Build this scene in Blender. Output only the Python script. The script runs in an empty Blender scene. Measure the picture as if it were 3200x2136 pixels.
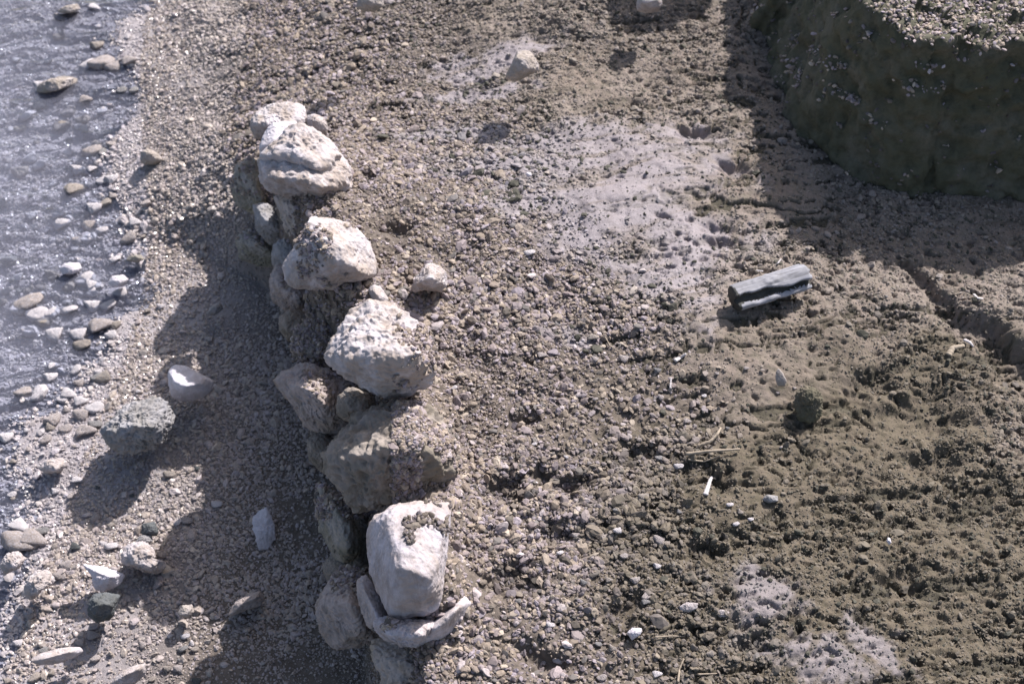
import bpy, bmesh, math, random
import numpy as np
from mathutils import Vector, Euler
R = math.radians
random.seed(7); RNG = np.random.default_rng(7)
scene = bpy.context.scene
C = scene.collection

# ------------------------------------------------------------------ camera
CAM = np.array([0.0, 0.0, 1.5]); PITCH = R(50.0); LENS = 50.0
cam_d = bpy.data.cameras.new('camera'); cam = bpy.data.objects.new('camera', cam_d); C.objects.link(cam)
cam.location = CAM; cam.rotation_euler = (R(90) - PITCH, 0, 0)
cam_d.lens = LENS; cam_d.sensor_width = 36; cam_d.clip_start = 0.05; cam_d.clip_end = 500
cam_d.dof.use_dof = True; cam_d.dof.focus_distance = 1.75; cam_d.dof.aperture_fstop = 8.0
scene.camera = cam
# ------------------------------------------------------------------ sky, sun, exposure
AZ, EL = R(35), R(42)                      # azimuth from +Y towards +X
SUN = np.array([math.sin(AZ)*math.cos(EL), math.cos(AZ)*math.cos(EL), math.sin(EL)])
world = bpy.data.worlds.new('World'); scene.world = world; world.use_nodes = True
wn = world.node_tree; bg = wn.nodes['Background']
sky = wn.nodes.new('ShaderNodeTexSky'); sky.sky_type = 'NISHITA'; sky.sun_disc = False
sky.sun_elevation = EL; sky.sun_rotation = AZ; sky.air_density = 1.0; sky.dust_density = 3.0; sky.ozone_density = 0.6
wn.links.new(sky.outputs[0], bg.inputs[0]); bg.inputs[1].default_value = 0.10
sl = bpy.data.lights.new('sun', 'SUN'); sl.energy = 4.8; sl.angle = R(0.55); sl.color = (1.0, 0.955, 0.94)
so = bpy.data.objects.new('sun', sl); C.objects.link(so)
so.rotation_euler = Vector(SUN).to_track_quat('Z', 'Y').to_euler(); so.location = (3, 4, 5)
vs = scene.view_settings; vs.view_transform = 'Standard'; vs.look = 'None'; vs.exposure = 0.62; vs.gamma = 1.0

# ------------------------------------------------------------------ pixel <-> world helpers
FPX = LENS / 36 * 3200
VF = np.array([0, math.cos(PITCH), -math.sin(PITCH)]); VU = np.array([0, math.sin(PITCH), math.cos(PITCH)]); VR = np.array([1.0, 0, 0])
def ray(px, py):
    d = VF*FPX + VR*(px - 1600) + VU*(1068 - py); return d/np.linalg.norm(d)
def W(px, py, z=0.0):
    d = ray(px, py); t = (z - CAM[2])/d[2]; return CAM + d*t

# ------------------------------------------------------------------ numpy noise
def _h(ix, iy, iz, s):
    n = (ix*73856093) ^ (iy*19349663) ^ (iz*83492791) ^ (s*2654435)
    n = (n ^ (n >> 13)) * 1274126177 & 0x7fffffff
    n = (n ^ (n >> 11)) * 668265263 & 0x7fffffff
    return (n ^ (n >> 15)) / float(0x7fffffff)
def vnoise(p, s=0):
    i = np.floor(p).astype(np.int64); f = p - i; f = f*f*f*(f*(f*6-15)+10)
    o = 0
    for dx in (0, 1):
        wx = f[:, 0] if dx else 1-f[:, 0]
        for dy in (0, 1):
            wy = f[:, 1] if dy else 1-f[:, 1]
            for dz in (0, 1):
                wz = f[:, 2] if dz else 1-f[:, 2]
                o = o + wx*wy*wz*_h(i[:, 0]+dx, i[:, 1]+dy, i[:, 2]+dz, s)
    return o*2-1
def fbm(p, octv=4, s=0, gain=.5):
    o = 0; a = 1
    for k in range(octv):
        o = o + a*vnoise(p*(2.03**k) + 17.3*k, s+k); a *= gain
    return o
def vnoise2(p, s=0):
    i = np.floor(p).astype(np.int64); f = p - i; f = f*f*(3-2*f); o = 0
    for dx in (0, 1):
        wx = f[:, 0] if dx else 1-f[:, 0]
        for dy in (0, 1):
            wy = f[:, 1] if dy else 1-f[:, 1]
            o = o + wx*wy*_h(i[:, 0]+dx, i[:, 1]+dy, i[:, 0]*0, s)
    return o*2-1
def fbm2(p, octv=4, s=0, gain=.5):
    o = 0; a = 1
    for k in range(octv):
        o = o + a*vnoise2(p*(2.03**k) + 31.7*k, s+k); a *= gain
    return o
def worley(p, s=0):
    i = np.floor(p).astype(np.int64); f = p - i; best = np.full(len(p), 9.0)
    for dx in (-1, 0, 1):
        for dy in (-1, 0, 1):
            for dz in (-1, 0, 1):
                a, b, c = i[:, 0]+dx, i[:, 1]+dy, i[:, 2]+dz
                q = (dx + _h(a, b, c, s) - f[:, 0])**2 + (dy + _h(a, b, c, s+1) - f[:, 1])**2 + (dz + _h(a, b, c, s+2) - f[:, 2])**2
                best = np.minimum(best, q)
    return np.sqrt(best)
def sst(a, b, x):
    t = np.clip((x-a)/(b-a), 0, 1); return t*t*(3-2*t)

# ------------------------------------------------------------------ object helpers
def tag(o, label=None, cat=None, group=None, kind=None):
    if label: o['label'] = label
    if cat: o['category'] = cat
    if group: o['group'] = group
    if kind: o['kind'] = kind
    return o
def mesh_np(name, V, F, mat=None, smooth=True):
    """V (n,3); F (m,k) with k = 3 or 4"""
    me = bpy.data.meshes.new(name); V = np.asarray(V, dtype=np.float32); F = np.asarray(F, dtype=np.int32)
    k = F.shape[1]
    me.vertices.add(len(V)); me.vertices.foreach_set('co', V.ravel())
    me.loops.add(F.size); me.loops.foreach_set('vertex_index', F.ravel())
    me.polygons.add(len(F)); me.polygons.foreach_set('loop_start', np.arange(0, F.size, k, dtype=np.int32))
    me.polygons.foreach_set('use_smooth', np.full(len(F), smooth))
    me.update(calc_edges=True)
    if mat: me.materials.append(mat)
    return me
def link(name, me, loc=(0, 0, 0), parent=None):
    o = bpy.data.objects.new(name, me); C.objects.link(o); o.location = loc
    if parent: o.parent = parent
    return o
def attr(me, name, vals, typ='FLOAT'):
    a = me.attributes.new(name, typ, 'POINT')
    a.data.foreach_set({'FLOAT': 'value', 'FLOAT_VECTOR': 'vector', 'FLOAT_COLOR': 'color', 'INT': 'value'}[typ], np.ascontiguousarray(vals).ravel())

# ------------------------------------------------------------------ materials
def nodes(name):
    m = bpy.data.materials.new(name); m.use_nodes = True; t = m.node_tree
    return m, t, t.nodes['Principled BSDF'], (lambda k: t.nodes.new(k)), t.links.new
def ramp(N, L, src, stops):
    r = N('ShaderNodeValToRGB'); L(src, r.inputs[0]); e = r.color_ramp.elements
    while len(e) > 1: e.remove(e[0])
    e[0].position = stops[0][0]; c = stops[0][1]; e[0].color = (*c, 1) if len(c) == 3 else c
    for p, c in stops[1:]:
        q = e.new(p); q.color = (*c, 1)
    return r.outputs[0]
def g(v): return (v, v, v)
def noise(N, L, co, scale, det=5, rough=.6, dist=0):
    n = N('ShaderNodeTexNoise'); n.inputs['Scale'].default_value = scale; n.inputs['Detail'].default_value = det
    n.inputs['Roughness'].default_value = rough; n.inputs['Distortion'].default_value = dist
    if co: L(co, n.inputs['Vector'])
    return n.outputs['Fac']
def mix(N, L, fac, a, b, mode='MIX'):
    m = N('ShaderNodeMix'); m.data_type = 'RGBA'; m.blend_type = mode
    for s, v in ((0, fac), (6, a), (7, b)):
        if isinstance(v, (int, float)): m.inputs[s].default_value = v
        elif isinstance(v, tuple): m.inputs[s].default_value = (*v, 1)
        else: L(v, m.inputs[s])
    return m.outputs[2]
def bump(N, L, h, strength, dist, prev=None):
    b = N('ShaderNodeBump'); b.inputs['Strength'].default_value = strength; b.inputs['Distance'].default_value = dist
    L(h, b.inputs['Height'])
    if prev: L(prev, b.inputs['Normal'])
    return b.outputs[0]

def stone_mat(name, base, stain, amt=.5, dark=.5, rough=.85, streak=False, pits=.5):
    m, t, P, N, L = nodes(name)
    tc = N('ShaderNodeTexCoord').outputs['Object']
    if streak:
        mp = N('ShaderNodeMapping'); mp.inputs['Scale'].default_value = (1.4, 1, .35); L(tc, mp.inputs[0]); tc2 = mp.outputs[0]
    else: tc2 = tc
    n1 = noise(N, L, tc, 14, 6, .65, .6); n2 = noise(N, L, tc2, 60, 5, .7); n3 = noise(N, L, tc, 300, 3, .7)
    f = ramp(N, L, n1, [(.5 - .16*amt, g(0)), (.64 - .1*amt, g(1))])
    f2 = mix(N, L, .85, g(0), f, 'MIX')
    c = mix(N, L, f2, base, stain)
    c = mix(N, L, ramp(N, L, n2, [(.36, g(.75*dark)), (.52, g(0))]), c, tuple(x*.45 for x in stain))
    c = mix(N, L, ramp(N, L, n3, [(.3, g(.35)), (.6, g(0))]), c, tuple(x*.6 for x in base))
    L(c, P.inputs['Base Color']); P.inputs['Roughness'].default_value = rough
    P.inputs['Specular IOR Level'].default_value = .3
    v = N('ShaderNodeTexVoronoi'); v.inputs['Scale'].default_value = 130; L(tc, v.inputs['Vector'])
    pv = ramp(N, L, v.outputs['Distance'], [(.0, g(0)), (.35, g(1))])
    b = bump(N, L, n2, .6, .003); b = bump(N, L, n3, .6, .0012, b); b = bump(N, L, pv, pits, .0016, b)
    L(b, P.inputs['Normal'])
    return m
M = {}
M['lime']  = stone_mat('pale_limestone', (.56, .525, .555), (.33, .265, .215), .85)
M['white'] = stone_mat('white_limestone', (.62, .585, .63), (.47, .41, .40), .2, .25, pits=.25)
M['tan']   = stone_mat('tan_limestone', (.42, .375, .36), (.31, .26, .20), .55)
M['pink']  = stone_mat('pinkish_stone', (.40, .345, .335), (.27, .22, .18), .5)
M['olive'] = stone_mat('algae_stained_stone', (.33, .305, .285), (.22, .20, .14), .6)
M['grey']  = stone_mat('grey_stone', (.34, .33, .345), (.21, .195, .175), .6)
M['dark']  = stone_mat('dark_grey_stone', (.13, .14, .15), (.08, .08, .07), .5)
M['block'] = stone_mat('streaked_block_limestone', (.52, .485, .525), (.37, .31, .28), .75, .7, streak=True, pits=.5)
M['brown'] = stone_mat('brown_grey_stone', (.30, .262, .235), (.18, .155, .12), .6)
M['clod'] = stone_mat('dark_clod', (.17, .145, .11), (.10, .095, .06), .7, .6)
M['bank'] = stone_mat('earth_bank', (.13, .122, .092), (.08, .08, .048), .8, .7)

# ground material, driven by vertex attributes laid on the real surface
def ground_mat():
    m, t, P, N, L = nodes('shore_sediment')
    tc = N('ShaderNodeTexCoord').outputs['Object']
    def A(n):
        a = N('ShaderNodeAttribute'); a.attribute_name = n; return a.outputs['Fac']
    n1 = noise(N, L, tc, 9, 6, .65); n2 = noise(N, L, tc, 70, 5, .75); n3 = noise(N, L, tc, 420, 3, .8)
    grav = mix(N, L, ramp(N, L, n2, [(.35, g(0)), (.65, g(1))]), (.10, .08, .065), (.18, .15, .13))
    sand = mix(N, L, ramp(N, L, n1, [(.38, g(0)), (.62, g(1))]), (.21, .165, .135), (.27, .222, .195))
    sand = mix(N, L, ramp(N, L, n2, [(.3, g(.8)), (.55, g(0))]), sand, (.13, .12, .085))
    c = mix(N, L, A('sand'), grav, sand)
    alg = mix(N, L, ramp(N, L, n2, [(.35, g(0)), (.62, g(1))]), (.08, .067, .043), (.145, .116, .085))
    c = mix(N, L, A('algae'), c, alg)
    pale = mix(N, L, ramp(N, L, n2, [(.3, g(0)), (.6, g(1))]), (.22, .19, .207), (.285, .252, .278))
    c = mix(N, L, A('pale'), c, pale)
    c = mix(N, L, A('wet'), c, mix(N, L, .75, c, (.42, .385, .41)))  # shore zone coloured paler to stand for the glare over it
    c = mix(N, L, A('dark'), c, (.075, .065, .045))
    c = mix(N, L, ramp(N, L, n3, [(.25, g(.45)), (.55, g(0))]), c, (.09, .08, .065))
    L(c, P.inputs['Base Color'])
    rr = N('ShaderNodeMapRange'); L(A('wet'), rr.inputs[0]); rr.inputs[3].default_value = .9; rr.inputs[4].default_value = .35
    rp = N('ShaderNodeMath'); rp.operation = 'MULTIPLY_ADD'; L(A('pale'), rp.inputs[0]); rp.inputs[1].default_value = -.40; L(rr.outputs[0], rp.inputs[2])
    L(rp.outputs[0], P.inputs['Roughness']); P.inputs['Specular IOR Level'].default_value = .4
    inv = N('ShaderNodeMapRange'); L(A('pale'), inv.inputs[0]); inv.inputs[3].default_value = .7; inv.inputs[4].default_value = .06
    b = bump(N, L, n2, .7, .003); L(inv.outputs[0], b.node.inputs['Strength']); b = bump(N, L, n3, .6, .0016, b); L(b, P.inputs['Normal'])
    return m
M['ground'] = ground_mat()
def grain_mat():
    m, t, P, N, L = nodes('gravel_grain')
    a = N('ShaderNodeAttribute'); a.attribute_type = 'INSTANCER'; a.attribute_name = 'gcol'
    tc = N('ShaderNodeTexCoord').outputs['Object']
    n = noise(N, L, tc, 3, 3)
    c = mix(N, L, ramp(N, L, n, [(.35, g(.4)), (.6, g(0))]), a.outputs['Color'], (.10, .09, .08))
    L(c, P.inputs['Base Color'])
    w = N('ShaderNodeAttribute'); w.attribute_type = 'INSTANCER'; w.attribute_name = 'gwet'
    rr = N('ShaderNodeMapRange'); L(w.outputs['Fac'], rr.inputs[0]); rr.inputs[3].default_value = .8; rr.inputs[4].default_value = .22
    L(rr.outputs[0], P.inputs['Roughness'])
    return m
M['grain'] = grain_mat()

# ------------------------------------------------------------------ terrain
def curve(pts, z):                       # pixel polyline -> world x as a function of y
    w = np.array([W(px, py, z) for px, py in pts]); o = np.argsort(w[:, 1])
    return w[o, 1], w[o, 0]
WY, WX = curve([(1330, 2300), (1290, 2100), (1270, 1950), (1250, 1780), (1240, 1600), (1230, 1450), (1180, 1270), (1100, 1150), (1050, 1000), (1000, 880), (950, 700), (900, 560), (860, 460), (770, 380), (690, 250), (690, 120), (740, 0), (780, -200)], -0.05)
WATER_Z = -0.295
SY, SX = curve([(-40, 2300), (60, 2000), (190, 1650), (300, 1350), (390, 1120), (440, 950), (480, 700), (450, 450), (440, 250), (450, 100), (480, -60), (520, -300)], WATER_Z)
TIP = W(860, 480, 0)[1]                  # world y where the stone wall ends and a soft bank goes on
xs = np.concatenate([-1.3 - 1.3*(np.geomspace(1, 46, 40)[::-1] - 1 + .004), np.arange(-1.3, 1.3, .0021), 1.3 + 1.3*(np.geomspace(1, 46, 40) - 1 + .004)])
ys = np.concatenate([.5 - 1.0*(np.geomspace(1, 60, 40)[::-1] - 1 + .006), np.arange(.5, 2.72, .0021), 2.72 + 1.3*(np.geomspace(1, 46, 40) - 1 + .004)])
GX, GY = np.meshgrid(xs, ys); sh = GX.shape
P2 = np.stack([GX.ravel(), GY.ravel()], 1)
X, Y = P2[:, 0], P2[:, 1]
xw = np.interp(Y, WY, WX); xs_ = np.interp(Y, SY, SX)
dw = X - xw; dsea = X - xs_
def blob(px, py, rx, ry, z=0, rot=0, warp=.25, s=3, soft=.5):
    """soft-edged patch laid on the ground; rx, ry in metres"""
    c = W(px, py, z); u = X - c[0]; v = Y - c[1]; ca, sa = math.cos(rot), math.sin(rot)
    q = np.sqrt(((u*ca + v*sa)/rx)**2 + ((-u*sa + v*ca)/ry)**2)
    out = np.zeros(len(X)); k = q < 2.2
    qq = q[k] + warp*fbm2(P2[k]*(1.1/min(rx, ry)), 5, s, .62)
    out[k] = 1 - sst(1-soft, 1+soft, qq); return out
tw = .035 + .20*sst(TIP-.04, TIP+.14, Y)
low = WATER_Z + np.where(dsea > 0, .09*dsea, .085*np.maximum(dsea, -1.5)) + .001
terr = .0 - .02*sst(.2, .8, dw) - .17*sst(TIP-.10, TIP+.38, Y)*(1-.8*sst(0, .7, dw))
edge = sst(-tw, tw, dw + .028 + .02*fbm2(P2*9, 3, 11))
H = low*(1-edge) + terr*edge; HBASE = H.copy(); INM = (np.abs(X) < 1.31) & (Y > .49) & (Y < 2.73)
onterr = edge
n_lo = fbm2(P2*3.1, 3, 1); n_mid = fbm2(P2*14, 4, 2); n_hi = fbm2(P2*60, 3, 5)
H += onterr*(.012*n_lo + .005*n_mid) + (1-onterr)*(.006*n_lo + .003*n_mid)
def ridge_y(py0, py1, amp):
    a, b = W(1200, py1, 0)[1], W(1200, py0, 0)[1]; return amp*sst(a-.03, a+.03, Y)*(1-sst(b-.03, b+.03, Y))
RD = (ridge_y(860, 1000, .055) + ridge_y(1270, 1560, .035) + ridge_y(1560, 1950, .045) + ridge_y(560, 860, .02) + ridge_y(1000, 1270, .03))
H += RD*np.exp(-((dw-.035)/.038)**2)*(1 + .5*fbm2(P2*28, 3, 91))
# masks
sandm = sst(-.12, .12, X - np.interp(Y, *curve([(2500, 2300), (2350, 1900), (2330, 1500), (2250, 1150), (2100, 900), (1950, 700), (1700, 500), (1500, 300), (1400, 100), (1300, -100)], 0)) + .10*n_mid*.6 + .05*n_lo)
algae = np.clip(blob(2950, 1800, .50, .34, warp=.5) + .5*blob(2850, 1250, .22, .12, warp=.6) + .35*blob(2600, 1550, .3, .3, warp=.6)+.9*blob(3100, 2100, .35, .2, warp=.4), 0, 1)
fc = W(2520, 470, 0); fth = np.arctan2(Y-fc[1], fc[0]-X) + .25*fbm2(P2*5, 2, 8); frd = np.hypot(X-fc[0], Y-fc[1])
fan = .5 + .5*fbm2(np.stack([fth*20, frd*6], 1), 4, 21, .65)
pale = np.zeros(len(X))
for a in [(1860, 420, .17, .06), (1780, 640, .12, .05, -.3), (2060, 680, .13, .10, -.5), (1740, 520, .08, .05), (2120, 400, .055, .04), (1640, 460, .10, .035), (2080, 830, .045, .07), (1920, 790, .07, .04, -.5), (1560, 60, .085, .035, .3), (1450, 110, .07, .025), (1500, 190, .09, .022), (1400, 70, .06, .018), (1650, 40, .05, .02), (2370, 1870, .042, .032), (2360, 1990, .022, .022), (2570, 2060, .06, .026, -.6), (2740, 2010, .04, .02, -.9), (1780, 1035, .034, .016, -.6), (1480, 330, .05, .02), (2180, 720, .06, .05), (2000, 520, .12, .06), (2140, 900, .05, .06), (1350, 330, .06, .02)]:
    px, py, rx, ry = a[:4]; pale = np.maximum(pale, (.62 if py > 1800 else .80)*blob(px, py, rx, ry, rot=a[4] if len(a) > 4 else 0, warp=.55, s=int(px) % 50, soft=.5))
pale *= .35 + .65*sst(.2, .55, fan + .15)
brown = np.clip(blob(2230, 850, .12, .10) + blob(2300, 560, .10, .05), 0, 1)
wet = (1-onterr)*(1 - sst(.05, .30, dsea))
# lumps on the sand
lump = fbm2(np.stack([X*75 + 5*n_mid, Y*120 - X*25], 1), 3, 31)
H += onterr*sandm*(1-.8*pale)*(.0008*lump + .0008*np.abs(n_hi)) + algae*.0006*lump
H += np.maximum(pale, onterr*sandm*.6)*.0022*(fan-.5)
H += onterr*(1-sandm)*.0026*fbm2(P2*30, 3, 41)
H += onterr*(.0022-.0016*pale-.0008*sandm)*n_hi
dk = sst(.38, .62, fbm2(np.stack([X*20 + 3*n_mid, Y*46 - X*8], 1), 4, 66, .62))*onterr*(1-.85*pale); dk *= .35 + .65*(n_lo > -.2)
H -= .0055*dk
H = np.where(INM, H, HBASE); dk = dk*INM; algae = algae*INM; pale = pale*INM
H2 = H.reshape(sh); PIT = np.zeros(sh)
def stamp(cx, cy, rx, ry, depth, rot=0, rim=0.0, power=4):
    r = max(rx, ry)*1.7
    i0, i1 = np.searchsorted(ys, [cy-r, cy+r]); j0, j1 = np.searchsorted(xs, [cx-r, cx+r])
    if i1 <= i0 or j1 <= j0: return
    u = GX[i0:i1, j0:j1]-cx; v = GY[i0:i1, j0:j1]-cy; ca, sa = math.cos(rot), math.sin(rot)
    a = np.arctan2(v, u)
    wob = 1 + .20*np.sin(2*a + cx*90) + .16*np.sin(3*a + cy*140) + .13*np.sin(5*a+cx*300) + .10*np.sin(9*a+cy*500)
    q = np.sqrt(((u*ca + v*sa)/rx)**2 + ((-u*sa + v*ca)/ry)**2)/wob
    np.maximum(PIT[i0:i1, j0:j1], depth/(1 + q**power), out=PIT[i0:i1, j0:j1])
# hand placed hollows (pixel, radii, depth)
HOL = [(1580, 1515, .030, .016, .016), (1700, 1480, .02, .012, .014), (1800, 1500, .03, .012, .013), (1740, 1650, .022, .014, .016), (1590, 1780, .02, .02, .015),
       (1240, 705, .022, .014, .014), (1150, 505, .02, .01, .012), (830, 250, .02, .01, .012), (1680, 2040, .03, .012, .012), (2900, 1260, .06, .035, .022), (2740, 1170, .03, .02, .018), (2300, 510, .028, .016, .02),
       (2180, 375, .030, .016, .018), (2260, 740, .02, .012, .014), (2350, 2010, .02, .010, .012), (2830, 1800, .028, .018, .018), (2240, 700, .02, .01, .012), (1620, 1300, .02, .012, .012), (2000, 1400, .02, .012, .012),
       (2940, 1420, .04, .02, .018), (2680, 1210, .02, .015, .015), (2250, 1500, .018, .014, .014), (2200, 1720, .02, .015, .015), (1990, 260, .012, .008, .010), (1920, 290, .014, .007, .010), (1650, 1820, .02, .02, .012), (1560, 1810, .025, .014, .016), (1950, 1900, .03, .015, .014)]
for px, py, rx, ry, d in HOL:
    w_ = W(px, py, 0); stamp(w_[0], w_[1], rx, ry, d, random.uniform(-.4, .4), power=5)
# little pits: sand and pale silt are peppered with them
def gsample(arr, x, y):
    i = np.clip(np.searchsorted(ys, y), 0, len(ys)-1); j = np.clip(np.searchsorted(xs, x), 0, len(xs)-1); return arr[i, j]
SM, AL, PA, OT, DSEA, WT, BR, DK = [a.reshape(sh) for a in (sandm, algae, pale, onterr, dsea, wet, brown, dk)]
npit = 0
clus = fbm2(P2*7, 3, 77).reshape(sh)
while npit < 6000:
    cx, cy = random.uniform(-.75, 1.25), random.uniform(.6, 2.5)
    if gsample(OT, cx, cy) < .9: continue
    s_, a_, p_ = gsample(SM, cx, cy), gsample(AL, cx, cy), gsample(PA, cx, cy)
    k = gsample(clus, cx, cy)
    if random.random() > (.10 + .6*s_ + .3*a_)*(1-.45*p_)*(.2+max(0, .5+1.8*k)): continue
    r = random.choice([.0018, .0022, .0026, .0032, .0042]) * (1.0 + .1*s_); 
    if p_ > .5: r = min(r, .0045)
    stamp(cx, cy, r*random.uniform(1, 1.9), r*random.uniform(.7, 1), r*random.uniform(1.2, 2.0), random.uniform(-.6, .6), power=7); npit += 1
# the crack / small trench on the right
tr = [W(px, py, 0) for px, py in [(2825, 775), (2870, 815), (2905, 860), (2945, 930), (2990, 975), (3060, 1000), (3110, 1060), (3180, 1140), (3300, 1230), (3500, 1400)]]
for k in range(len(tr)-1):
    for q in np.linspace(0, 1, 14):
        p = tr[k]*(1-q) + tr[k+1]*q; wd = .006 + .016*min(1, (k+q)/5.0)*(1+.35*math.sin(5*(k+q)))
        stamp(p[0] + wd*.6, p[1] + random.uniform(-.004, .004), wd*1.0, wd*.9, .012 + .014*min(1, k/4), 0, power=7)
H2 -= PIT; H = H2.ravel()
nyy, nxx = sh
I = np.arange(nyy*nxx).reshape(sh)
F = np.stack([I[:-1, :-1], I[:-1, 1:], I[1:, 1:], I[1:, :-1]], -1).reshape(-1, 4)
gm = mesh_np('ground', np.stack([X, Y, H], 1), F, M['ground'])
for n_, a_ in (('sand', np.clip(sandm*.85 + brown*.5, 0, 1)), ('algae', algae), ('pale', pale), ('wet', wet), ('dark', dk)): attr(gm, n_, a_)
ground = link('ground', gm); tag(ground, 'gravel and sandy sediment of the shore, stepping down to the shallows', 'ground', kind='structure')
def hz(x, y): return float(gsample(H2, x, y))

# ------------------------------------------------------------------ rocks
ICO = {}
def ico(n):
    if n not in ICO:
        bm = bmesh.new(); bmesh.ops.create_icosphere(bm, subdivisions=n, radius=1)
        V = np.array([v.co[:] for v in bm.verts]); V /= np.linalg.norm(V, axis=1)[:, None]
        ICO[n] = (V, np.array([[v.index for v in f.verts] for f in bm.faces])); bm.free()
    return ICO[n]
def hull_planes(pts):
    bm = bmesh.new()
    for p in pts: bm.verts.new(p)
    r = bmesh.ops.convex_hull(bm, input=bm.verts)
    bm.normal_update(); out = []
    for f in bm.faces:
        n = np.array(f.normal[:]); d = n @ np.array(f.verts[0].co[:])
        if np.isnan(n).any() or np.linalg.norm(n) < .5: continue
        if d < 0: n, d = -n, -d
        out.append((n, max(d, .002)))
    bm.free(); return out
def displace(D, r, seed, amp, pit, size, lumps=1.0):
    """roughen a star shaped surface: D unit directions, r radius"""
    Pp = D*r[:, None]; s = size
    off = seed*7.13
    r = r*(1 + amp*.9*lumps*fbm(Pp*(1.6/s) + off, 2, seed) )
    Pp = D*r[:, None]
    r = r + s*amp*.55*(1-2*np.abs(fbm(Pp*(4.2/s) + off, 3, seed+9)))*.35
    r = r + s*amp*.25*fbm(Pp*(11/s) + off, 3, seed+4, .6)
    bd = np.array([.25*math.sin(seed), .2*math.cos(seed*2), 1.0]); q_ = (D*r[:, None]) @ bd*(9/s) + 1.2*fbm(D*2.2 + off, 2, seed+6); r = r + s*amp*.10*(np.abs((q_ % 1)-.5)*4-1)
    if pit:
        msk = sst(-.2, .5, fbm(Pp*(2.2/s)+off+5, 2, seed+2))
        for sc, am in ((7, .055), (15, .03)):
            wv = worley(Pp*(sc/s) + off, seed+3); r = r - s*am*pit*msk*(1 - sst(.12, .42, wv))
    return r
def rock_mesh(name, outline, zc, ridge, mat, near=.5, far=.6, p=20, sub=6, amp=.085, pit=.5, seed=0, dz=0.0):
    ol = np.array(outline, float); c2 = np.array([(ol[:, 0].min()+ol[:, 0].max())/2, (ol[:, 1].min()+ol[:, 1].max())/2]) * .5 + ol.mean(0)*.5
    cw = W(c2[0], c2[1], zc); v = -ray(*c2); depth = (cw-CAM) @ (-v)
    rt = np.cross([0, 0, 1], v); rt /= np.linalg.norm(rt); up = np.cross(v, rt)
    def loc(px, py, k=0.0):               # pixel + offset towards the camera (m) -> local coords rt, up, v
        d = ray(px, py); t = (depth - k)/(d @ (-v)); q = CAM + d*t - cw; return np.array([q @ rt, q @ up, q @ v])
    O = np.array([loc(a, b) for a, b in outline]); size = (np.ptp(O[:, 0]) + np.ptp(O[:, 1]))/2
    pts = [o for o in O]
    if ridge is None: ridge = []
    if not ridge:
        rr = random.Random(seed)
        for k in range(5):
            a = k*1.257 + rr.uniform(-.4, .4); pts.append(np.array([math.cos(a)*.25*size*rr.uniform(.6, 1.2), math.sin(a)*.22*size, near*size*rr.uniform(.75, 1.0)]))
    for (a, b, k) in ridge: pts.append(loc(a, b, k))
    for o in O: pts.append(np.array([o[0]*.75, o[1]*.75, -far*size]))
    pl = hull_planes(pts); rq = np.random.default_rng(seed*13+5); PA_ = np.array(pts)
    for k in range(10):
        n = rq.normal(size=3); n /= np.linalg.norm(n); h_ = (PA_ @ n).max()
        if abs(n[2]) < .35: continue
        pl.append((n, max(h_*rq.uniform(.82, .95), .004)))
    D, F = ico(sub)
    # dense outline radius function
    dense = []
    for k in range(len(O)):
        a, b = O[k, :2], O[(k+1) % len(O), :2]
        for q in np.linspace(0, 1, 24, endpoint=False): dense.append(a*(1-q) + b*q)
    dense = np.array(dense); th = np.arctan2(dense[:, 1], dense[:, 0]); rad = np.hypot(dense[:, 0], dense[:, 1])
    o = np.argsort(th); th, rad = th[o], rad[o]
    T = np.arctan2(D[:, 1], D[:, 0]); Rr = np.interp(T, th, rad, period=2*math.pi); cf = np.hypot(D[:, 0], D[:, 1])
    acc = (cf/Rr)**p
    for n, d in pl: acc = acc + np.maximum(D @ n/d, 0)**p
    r = acc**(-1/p)*1.045
    r = displace(D, r, seed, amp, pit, size)
    L3 = D*r[:, None]; V = L3[:, :1]*rt + L3[:, 1:2]*up + L3[:, 2:3]*v
    me = mesh_np(name, V, F, mat); return me, cw, size
ROCKS = {}
def rock(key, label, outline, zc, mat, ridge=None, name='rock', group=None, extra=(), sub=7, **kw):
    me, cw, size = rock_mesh(name, outline, zc, ridge, M[mat], sub=sub, seed=len(ROCKS)+1, **kw)
    for (ol2, z2, rg2, kw2) in extra:      # further lobes of the same stone, merged into its one mesh
        m2, c2, s2 = rock_mesh(name, ol2, z2, rg2, M[mat], sub=6, seed=len(ROCKS)+50, **kw2)
        bm = bmesh.new(); bm.from_mesh(m2); bmesh.ops.translate(bm, verts=bm.verts, vec=Vector(c2-cw)); bm.from_mesh(me); bm.to_mesh(me); bm.free()
        for p_ in me.polygons: p_.use_smooth = True
    o = link(name, me, cw); tag(o, label, 'stone', group); ROCKS[key] = o; return o
WG = 'stones stacked in the low retaining wall'
# --- far end of the wall (the tall heap)
rock('t_back', 'flat pale grey stone behind the pitted rock, at the far end of the row', [(782, 372), (800, 345), (850, 322), (900, 314), (945, 316), (957, 350), (955, 385), (930, 420), (840, 440), (792, 440), (778, 400)], -.03, 'lime', ridge=[(800, 385, .03), (860, 388, .05), (945, 385, .03)], group=WG, amp=.07)
rock('t_small', 'small pale stone right of the flat slab at the far end', [(957, 360), (985, 356), (1012, 368), (1026, 395), (1022, 425), (998, 432), (965, 415)], -.03, 'lime', ridge=[(985, 372, .03), (1005, 380, .02)], group=WG, sub=6, amp=.07)
rock('t_white', 'smooth white stone tucked between the flat slab and the pitted top rock', [(808, 455), (828, 410), (850, 384), (900, 378), (930, 380), (925, 420), (880, 470), (810, 490)], .0, 'white', ridge=[(812, 462, .02), (860, 450, .035)], group=WG, sub=6, amp=.04, pit=.1)
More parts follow.
